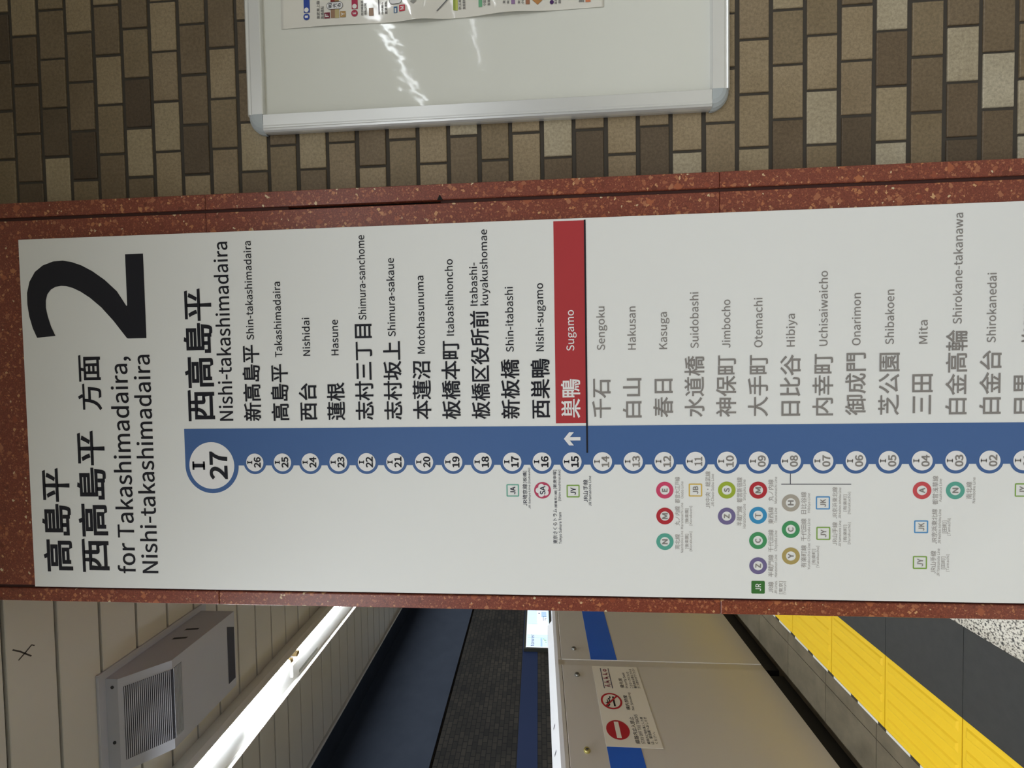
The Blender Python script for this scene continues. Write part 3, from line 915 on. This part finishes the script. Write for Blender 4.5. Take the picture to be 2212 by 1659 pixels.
print_rects('route_line', (150, 164, 70), [(.8015, 1.5, 1.5173, 1.5225)])
print_rects('route_line', (190, 196, 100), [(.8012, 1.5, 1.5122, 1.5173)])
print_rects('route_line', (110, 170, 130), [(.8035, 1.5, 1.4578, 1.4659)])
print_rects('route_line', (150, 120, 160), [(.8025, 1.5, 1.3856, 1.3937)])
print_rects('route_line', (160, 110, 84), [(.8013, 1.5, 1.3533, 1.3623)])
print_disc('line_badge', (74, 40, 96), .8045, 1.3054, .0045)
print_rects('line_badge', (214, 130, 90), [(.8000, .8098, 1.2217, 1.2326)])
for nm, colr, (cx, cz, hw, hh) in (('junction_mark', (150, 148, 142), (.8257, 1.6110, .006, .0075)), ('junction_mark', (184, 130, 76), (.8110, 1.3365, .011, .012))):
    mb = MB(); P = pp(1)
    mb.add([P(cx - hw, cz), P(cx, cz - hh), P(cx + hw, cz), P(cx, cz + hh)], [(0, 1, 2, 3)])
    mb.build(nm, flat('print_%d_%d_%d' % colr, colr), poster, fix=False)
mb = MB()
stroke(mb, [(.8011, 1.5585), (.8600, 1.5000)], 0.0022, pp(1))
mb.build('leader_line', flat('print_leader', (110, 110, 112)), poster, fix=False)
mb = MB()
def vtext(s, cx, z1, z0):
    h = (z1 - z0) / len(s)
    for i, ch in enumerate(s):
        zc = z1 - h * (i + 0.5)
        write(mb, ch, cx - 0.0055, cx + 0.0055, zc - h * 0.42, zc + h * 0.42, pp(3), 'ink', 0.015)
vtext('和光市', .8300, 1.8070, 1.7755)
mb.build('lettering', INK, poster, fix=False)
mb = MB()
for cx, z0, z1 in ((.8300, 1.7725, 1.8098), (.8320, 1.6371, 1.6664)):
    pts = rrect_pts(cx - .0082, cx + .0082, z0, z1, .0080); n = len(pts)
    ins = rrect_pts(cx - .0074, cx + .0074, z0 + .0008, z1 - .0008, .0072)
    mb.add([pp(3)(*q) for q in ins + pts], [(q, n + q, n + (q + 1) % n, (q + 1) % n) for q in range(n)])
mb.build('station_outline', DARK_INK, poster, fix=False)
mb = MB()
for cx, z0, z1 in ((.8300, 1.7735, 1.8088), (.8320, 1.6381, 1.6654)):
    mb = MB()
    pts = rrect_pts(cx - .0074, cx + .0074, z0, z1, .0072)
    mb.add([pp(2)(*q) for q in pts], [tuple(range(len(pts)))])
    mb.build('station_plate', WHITE_INK, poster, fix=False)
mb = MB()
for s, a, b, c, d in (('東武東上線', .8033, .8439, 1.8262, 1.8337), ('直通運転', .8027, .8311, 1.8167, 1.8242), ('西武線直通', .8046, .8369, 1.7259, 1.7315), ('運転区間', .8051, .8313, 1.7185, 1.7238),
                      ('中央線へ', .8045, .8316, 1.6794, 1.6850), ('直通運転', .8040, .8331, 1.6710, 1.6773), ('京王線', .8016, .8265, 1.5045, 1.5106), ('直通運転', .8020, .8258, 1.4952, 1.5014),
                      ('小田急', .8048, .8230, 1.4491, 1.4563), ('直通', .8041, .8170, 1.4399, 1.4460), ('東急', .8048, .8196, 1.4063, 1.4124), ('直通', .8032, .8190, 1.3982, 1.4032),
                      ('東急', .8025, .8173, 1.3739, 1.3795), ('小田', .8020, .8168, 1.3658, 1.3718), ('直通', .8000, .8110, 1.2944, 1.2996), ('運転', .8004, .8110, 1.2854, 1.2912), ('直通', .8001, .8128, 1.2356, 1.2475)):
    write(mb, s, a, b, c, d, pp(1), 'ink', 0.012)
mb.build('lettering', flat('print_grey_text', (120, 118, 116)), poster, fix=False)

# ---------------------------------------------------------------- platform edge gates
GX, GB = -1.69, -1.90
def gate_unit(y0, y1, label, cap_end=None):
    g = thing('platform_gate', (GX - 0.1, (y0 + y1) / 2, 0), label, 'platform gate', 'platform edge gates')
    mb = MB()
    mb.box(GB, GX, y0, y1, 0.0975, 1.2335, bev=0.0022)
    mb.build('body', GATE, g)
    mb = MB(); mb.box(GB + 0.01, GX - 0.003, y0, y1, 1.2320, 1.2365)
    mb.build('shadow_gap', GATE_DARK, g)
    mb = MB(); mb.box(GB, GX, y0, y1, 1.2355, 1.2535, bev=0.0015)
    mb.build('fascia', GATE, g)
    mb = MB(); mb.box(GB + 0.02, GX - 0.034, y0, y1, 0, 0.0985)
    mb.build('plinth', BASE_BLACK, g)
    mb = MB()
    e = y1 if cap_end is None else cap_end
    mb.prism([(GX, 1.2530), (GX - 0.004, 1.2720), (GX - 0.110, 1.3045), (GB, 1.3045), (GB, 1.2530)], y0, e, lambda p, q, a: (p, a + (0 if a < e or cap_end is None else 0.9 * (GX - p)), q))
    if cap_end is not None:
        mb.prism([(GX, 1.2530), (GX - 0.004, 1.2715), (GB, 1.2715), (GB, 1.2530)], e, y1, lambda p, q, a: (p, a, q))
    mb.build('top_cap', GATE_CAP, g)['label'] = 'pale sloping top cap'
    return g
def stripe(g, y0, y1):
    mb = MB(); mb.box(GX, GX + 0.0005, y0, y1, EYE - 0.4365, EYE - 0.285)
    mb.build('blue_stripe', GATE_BLUE, g)
def lock(g, y, m, flag=False):
    z = EYE - 0.194
    mb = MB()
    mb.cyl((GX, y, z), 'x', 0.0150, 0.003, 28)
    mb.cyl((GX + 0.003, y, z), 'x', 0.0130, 0.006, 28, r2=0.0115)
    o = mb.build('key_lock', m, g)
    mb = MB(); mb.cyl((GX + 0.009, y, z), 'x', 0.0048, 0.0006, 16)
    mb.box(GX + 0.009, GX + 0.0097, y - 0.0016, y + 0.0016, z - 0.009, z)
    mb.build('keyhole', HANDLE_DARK, o)
YA, YB, YP = 0.45, 2.3808, 2.4256
ga = gate_unit(YA, YB, 'grey platform gate panel bearing the white prohibition notice sticker')
gb = gate_unit(YP, 4.30, 'grey platform gate panel with unbroken blue stripe, half hidden behind the pillar', 2.82)
mb = MB(); mb.box(GB + 0.01, GX - 0.0035, YB, YP, 0.0975, 1.2530)
mb.build('joint_post', GATE, ga)
mb = MB(); mb.prism([(GX, 1.2530), (GX - 0.004, 1.2720), (GX - 0.110, 1.3045), (GB, 1.3045), (GB, 1.2530)], YB, YP, lambda p, q, a: (p, a, q))
mb.build('cap_joiner', GATE_CAP, ga)
stripe(ga, YA, 1.8565); stripe(gb, YP + 0.003, 4.29)
lock(ga, 1.832, BRASS); lock(ga, 2.2997, STEEL); lock(gb, 2.5197, STEEL)
for y in (1.8835, 2.0272):                           # two slots in the sloping cap
    mb = MB()
    sl = (1.3045 - 1.2720) / (-0.106)
    def top(x): return 1.2720 + (x - (GX - 0.004)) * sl
    xa, xb = GX - 0.052, GX - 0.078
    mb.quad((xa, y - 0.0065, top(xa) + 0.0006), (xa, y + 0.0065, top(xa) + 0.0006), (xb, y + 0.0065, top(xb) + 0.0006), (xb, y - 0.0065, top(xb) + 0.0006))
    mb.build('cap_slot', HANDLE_DARK, ga, fix=False)
# the notice on the near gate panel
S0Y, S0Z = 1.857, EYE - 0.5345
mb = MB(); mb.box(GX, GX + 0.0008, S0Y, S0Y + 0.516, S0Z, S0Z + 0.2503)
note = mb.build('notice_sticker', STICKER, ga)
note['label'] = 'white notice with no-entry, no-smoking and priority seat symbols'
def gp(layer):
    return lambda u, v: (GX + 0.0008 + 0.0003 * layer, S0Y + u, S0Z + v)
mb = MB(); disc(mb, 0.0905, 0.1832, 0.0540, gp(1), 48); rect(mb, 0.0455, 0.1360, 0.1735, 0.1950, gp(2), 1)
mb.build('no_entry_symbol', [STOP_RED, STICKER], note, fix=False)
mb = MB()
cx, cz = 0.2634, 0.1832
ring(mb, cx, cz, 0.0440, 0.0535, gp(1))
rect(mb, cx - 0.034, cx + 0.030, cz - 0.0165, cz - 0.0075, gp(1), 1)
stroke(mb, [(cx - 0.030, cz + 0.032), (cx - 0.034, cz + 0.020), (cx - 0.022, cz + 0.013), (cx - 0.012, cz + 0.020), (cx - 0.006, cz + 0.012), (cx + 0.006, cz + 0.008), (cx + 0.014, cz + 0.014), (cx + 0.020, cz + 0.004), (cx + 0.030, cz + 0.004)], 0.0055, gp(1), 1)
stroke(mb, [(cx - 0.010, cz + 0.030), (cx - 0.014, cz + 0.024), (cx - 0.002, cz + 0.019), (cx + 0.008, cz + 0.021)], 0.004, gp(1), 1)
stroke(mb, [(cx - 0.034, cz + 0.034), (cx + 0.034, cz - 0.034)], 0.0085, gp(2), 0)
mb.build('no_smoking_symbol', [STOP_RED, INK], note, fix=False)
mb = MB()
rect(mb, 0.3489, 0.5000, 0.2035, 0.2075, gp(1), 0)
rect(mb, 0.3489, 0.5000, 0.1600, 0.1640, gp(1), 0)
def figure(x, s=1.0, lean=0.0, belly=0.0):           # a small seated figure, side view
    z0 = 0.1672
    disc(mb, x + lean * 0.012, z0 + 0.0285 * s, 0.0038, gp(1), 14, 1)
    stroke(mb, [(x + lean * 0.010, z0 + 0.0240 * s), (x, z0 + 0.0095)], 0.0058, gp(1), 1)
    stroke(mb, [(x - 0.001, z0 + 0.0105), (x + 0.0105, z0 + 0.0105), (x + 0.0115, z0 + 0.0005)], 0.0044, gp(1), 1)
    stroke(mb, [(x + 0.001, z0 + 0.0200 * s), (x + 0.010, z0 + 0.0165)], 0.0030, gp(1), 1)
    stroke(mb, [(x - 0.0045, z0 + 0.0200), (x - 0.0045, z0 + 0.0005)], 0.0016, gp(1), 1)
    if belly: disc(mb, x + 0.005, z0 + 0.0140, belly, gp(1), 12, 1)
for i, (b, l) in enumerate(((0, 0.3), (0.004, 0), (0.0045, 0), (0, 0.1))):
    figure(0.3640 + 0.0290 * i, 1.0, l, b)
stroke(mb, [(0.3800, 0.1950), (0.3830, 0.1690)], 0.0014, gp(1), 1)
disc(mb, 0.4835, 0.1835, 0.0105, gp(1), 20, 1)
stroke(mb, [(0.4790, 0.1835), (0.4880, 0.1835)], 0.0026, gp(2), 2)
stroke(mb, [(0.4835, 0.1790), (0.4835, 0.1880)], 0.0026, gp(2), 2)
mb.build('priority_seat_symbol', [NAVY, PINK_INK, STICKER], note, fix=False)
mb = MB()
for s, a, b, c, d in (('線路内立入禁止', .0200, .1670, .0960, .1170), ('STAY OFF THE TRACKS', .0205, .1825, .0735, .0888), ('線路内に物を落とした際', .0200, .1690, .0509, .0640), ('は、駅係員へおしらせ', .0202, .1690, .0327, .0478), ('ください。', .0235, .0850, .0152, .0284),
                      ('構内禁煙', .2090, .3035, .0976, .1176), ('No Smoking', .2095, .3240, .0790, .0900), ('優先席', .3550, .4255, .0995, .1195), ('Priority Seat', .3550, .4690, .0790, .0912),
                      ('このマークのついた', .3545, .4769, .0523, .0680), ('優先席を必要とされる', .3541, .4986, .0330, .0475), ('方にお席をゆずりください', .3539, .5042, .0150, .0300)):
    write(mb, s, a, b, c, d, gp(1), 'cap' if s in ('STAY OFF THE TRACKS', 'No Smoking', 'Priority Seat') else 'ink', 0.010)
mb.build('lettering', INK, note, fix=False)

# ---------------------------------------------------------------- ceiling light row
def fixture(y0, label, cover=0.88):
    g = thing('ceiling_light', (-1.61, y0 + 0.625, CEIL), label, 'ceiling light', 'tube lights over the platform edge')
    zb = CEIL - 0.105
    mb = MB()
    mb.prism([(-1.705, zb - 0.028), (-1.703, zb - 0.028), (-1.703, zb), (-1.519, zb), (-1.519, zb - 0.028), (-1.517, zb - 0.028), (-1.517, zb + 0.012), (-1.565, CEIL), (-1.655, CEIL), (-1.705, zb + 0.012)],
             y0, y0 + 1.25, lambda p, q, a: (p, a, q))
    mb.build('tray', TRAY, g)
    mb = MB(); mb.box(-1.662, -1.592, y0 + 0.003, y0 + cover, zb - 0.016, zb, bev=0.003)
    mb.build('ballast_cover', TRAY, g)
    mb = MB(); mb.cyl((ROW_X, y0 + 0.042, zb - 0.0185), 'y', 0.0145, 1.166, 20)
    mb.build('tube', GLOW, g, smooth=False)
    for a, s in ((y0 + 0.028, 1), (y0 + 1.222, -1)):
        mb = MB()
        mb.box(ROW_X - 0.011, ROW_X + 0.011, min(a, a - 0.012 * s), max(a, a - 0.012 * s), zb - 0.036, zb, bev=0.003)
        mb.cyl((ROW_X, a, zb - 0.0185), 'y', 0.0160, 0.014 * s, 20)
        mb.build('lamp_socket', SOCKET, g)
    return g
la = fixture(0.922, 'nearest tube light of the ceiling row, its cover ending short of the sockets', 0.87)
lb = fixture(2.172, 'second tube light of the ceiling row, running in behind the pillar')
mb = MB(); rect(mb, -1.696, -1.670, 2.26, 2.46, lambda x, y: (x, y, CEIL - 0.1056)); mb.build('rating_label', LABELGREY, lb, fix=False)
fixture(3.422, 'third tube light of the ceiling row, hidden behind the pillar')

# ---------------------------------------------------------------- wedge housing on the ceiling
hs = thing('ceiling_vent_unit', (-1.18, 1.5, CEIL), 'grey wedge-shaped louvred housing hanging from the ceiling by the pillar', 'ceiling unit')
UX0, UX1 = -1.344, -1.018
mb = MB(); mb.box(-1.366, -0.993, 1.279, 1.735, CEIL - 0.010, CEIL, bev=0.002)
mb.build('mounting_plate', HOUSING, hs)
YN, ZN, YBD, ZBD, YF = 1.302, EYE + 1.436, 1.400, EYE + 1.332, 1.709
mb = MB()
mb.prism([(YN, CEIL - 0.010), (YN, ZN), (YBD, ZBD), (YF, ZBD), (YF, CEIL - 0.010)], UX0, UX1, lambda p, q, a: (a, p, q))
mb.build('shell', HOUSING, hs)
slope = Vector((0, YBD - YN, ZBD - ZN)); L_ = slope.length; slope.normalize()
nrm = Vector((0, slope.z, -slope.y))
def on(s, x, h):                                     # a point s along the underside from the near edge
    if s <= L_:
        p = Vector((x, YN, ZN)) + slope * s + nrm * h
    else:
        p = Vector((x, YBD + (s - L_), ZBD - h))
    return tuple(p)
mb = MB()
for a, b in ((0.014, L_), (L_, L_ + 0.040)):
    mb.quad(on(a, UX0 + 0.038, 0.0008), on(a, UX1 - 0.032, 0.0008), on(b if b != L_ else L_, UX1 - 0.032, 0.0008), on(b, UX0 + 0.038, 0.0008))
mb.build('grille_recess', GRILLE_DARK, hs, fix=False)
mb = MB()
s = 0.016
while s < L_ + 0.038:
    if not (L_ - 0.0034 < s < L_ + 0.0008):
        a = [on(s, UX0 + 0.038, 0.001), on(s, UX1 - 0.032, 0.001), on(s + 0.0025, UX1 - 0.032, 0.001), on(s + 0.0025, UX0 + 0.038, 0.001)]
        b = [on(s, UX0 + 0.038, 0.0035), on(s, UX1 - 0.032, 0.0035), on(s + 0.0025, UX1 - 0.032, 0.0035), on(s + 0.0025, UX0 + 0.038, 0.0035)]
        mb.add(a + b, [(0, 1, 2, 3), (4, 5, 6, 7), (0, 1, 5, 4), (1, 2, 6, 5), (2, 3, 7, 6), (3, 0, 4, 7)])
    s += 0.0052
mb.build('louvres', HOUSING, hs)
mb = MB(); mb.quad((UX0 + 0.036, YF - 0.044, ZBD - 0.0006), (UX1 - 0.042, YF - 0.044, ZBD - 0.0006), (UX1 - 0.066, YF - 0.004, ZBD - 0.0006), (UX0 + 0.036, YF - 0.004, ZBD - 0.0006))
mb.build('outlet_slot', GRILLE_DARK, hs, fix=False)
for ya, yb in ((1.512, 1.532), (1.570, 1.588)):
    mb = MB()
    x = UX1 + 0.0006
    mb.add([(x, ya, EYE + 1.436), (x, ya + 0.012, EYE + 1.436), (x, yb, EYE + 1.385), (x, yb - 0.010, EYE + 1.385)], [(0, 1, 2, 3)])
    mb.build('side_handle', HANDLE_DARK, hs, fix=False)
for xx in (-1.046, -1.238):
    mb = MB(); mb.cyl((xx, YN, EYE + 1.455), 'y', 0.0055, -0.002, 14)
    mb.build('screw', HANDLE_DARK, hs)

# ---------------------------------------------------------------- backlit advert across the track
AX = -5.4
ad = thing('advert_panel', (AX, 9.0, 1.15), 'backlit pale blue advert reading tower on the far wall', 'advert')
mb = MB()
A0, A1, AZ0, AZ1 = 7.975, 10.2, 1.188, 1.657
for a, b, c, d in ((A0 - 0.045, A1 + 0.045, AZ1, AZ1 + 0.045), (A0 - 0.045, A1 + 0.045, AZ0 - 0.045, AZ0), (A0 - 0.045, A0, AZ0, AZ1), (A1, A1 + 0.045, AZ0, AZ1)):
    mb.box(AX + 0.0, AX + 0.06, a, b, c, d)
mb.build('frame', AD_FRAME, ad)
mb = MB(); mb.box(AX + 0.0, AX + 0.05, A0, A1, AZ0, AZ1)
mb.build('lit_face', AD_GLOW, ad)
def ap(layer): return lambda u, v: (AX + 0.05 + 0.002 * layer, u, v)
mb = MB()
rect(mb, A0, A1, AZ1 - 0.012, AZ1, ap(1)); rect(mb, A0, A0 + 0.03, AZ0, AZ1, ap(1))
rect(mb, 8.76, 9.235, 1.205, 1.437, ap(2)); rect(mb, 8.40, 8.75, AZ0, AZ1 - 0.02, ap(1))
mb.build('pale_shapes', AD_WHITE, ad, fix=False)
mb = MB()
rect(mb, 8.268, 8.280, 1.233, 1.626, ap(2)); mb.build('stand_pole', AD_MID, ad, fix=False); mb = MB(); rect(mb, 8.735, 8.75, AZ0, AZ1 - 0.03, ap(2))
mb.build('shaded_shapes', AD_MID, ad, fix=False)
mb = MB(); rect(mb, 8.006, 8.293, 1.335, 1.375, ap(2)); mb.build('stand_shape', AD_MID, ad, fix=False)
mb = MB(); rect(mb, 8.98, 9.20, 1.235, 1.350, ap(3)); rect(mb, 8.80, 9.22, 1.206, 1.216, ap(3))
mb.build('framed_picture', AD_MID, ad, fix=False)
mb = MB()
write(mb, 'tower', 8.018, 8.384, 1.497, 1.568, ap(3), 'ink', 0.004)
mb.build('lettering', AD_INK, ad, fix=False)
mb = MB()
rect(mb, 8.85, 9.02, 1.300, 1.310, ap(4)); rect(mb, 9.00, 9.012, 1.235, 1.31, ap(4)); rect(mb, 8.86, 8.95, 1.262, 1.272, ap(4)); disc(mb, 9.125, 1.398, 0.018, ap(4), 14); disc(mb, 8.93, 1.25, 0.012, ap(4), 10)
mb.build('framed_picture_marks', AD_INK, ad, fix=False)
mb = MB()
for cx, cz, r in ((8.20, 1.28, 0.03), (8.24, 1.31, 0.024), (8.14, 1.265, 0.02)):
    disc(mb, cx, cz, r, ap(3), 8)
mb.build('leaf_shapes', AD_LEAF, ad, fix=False)
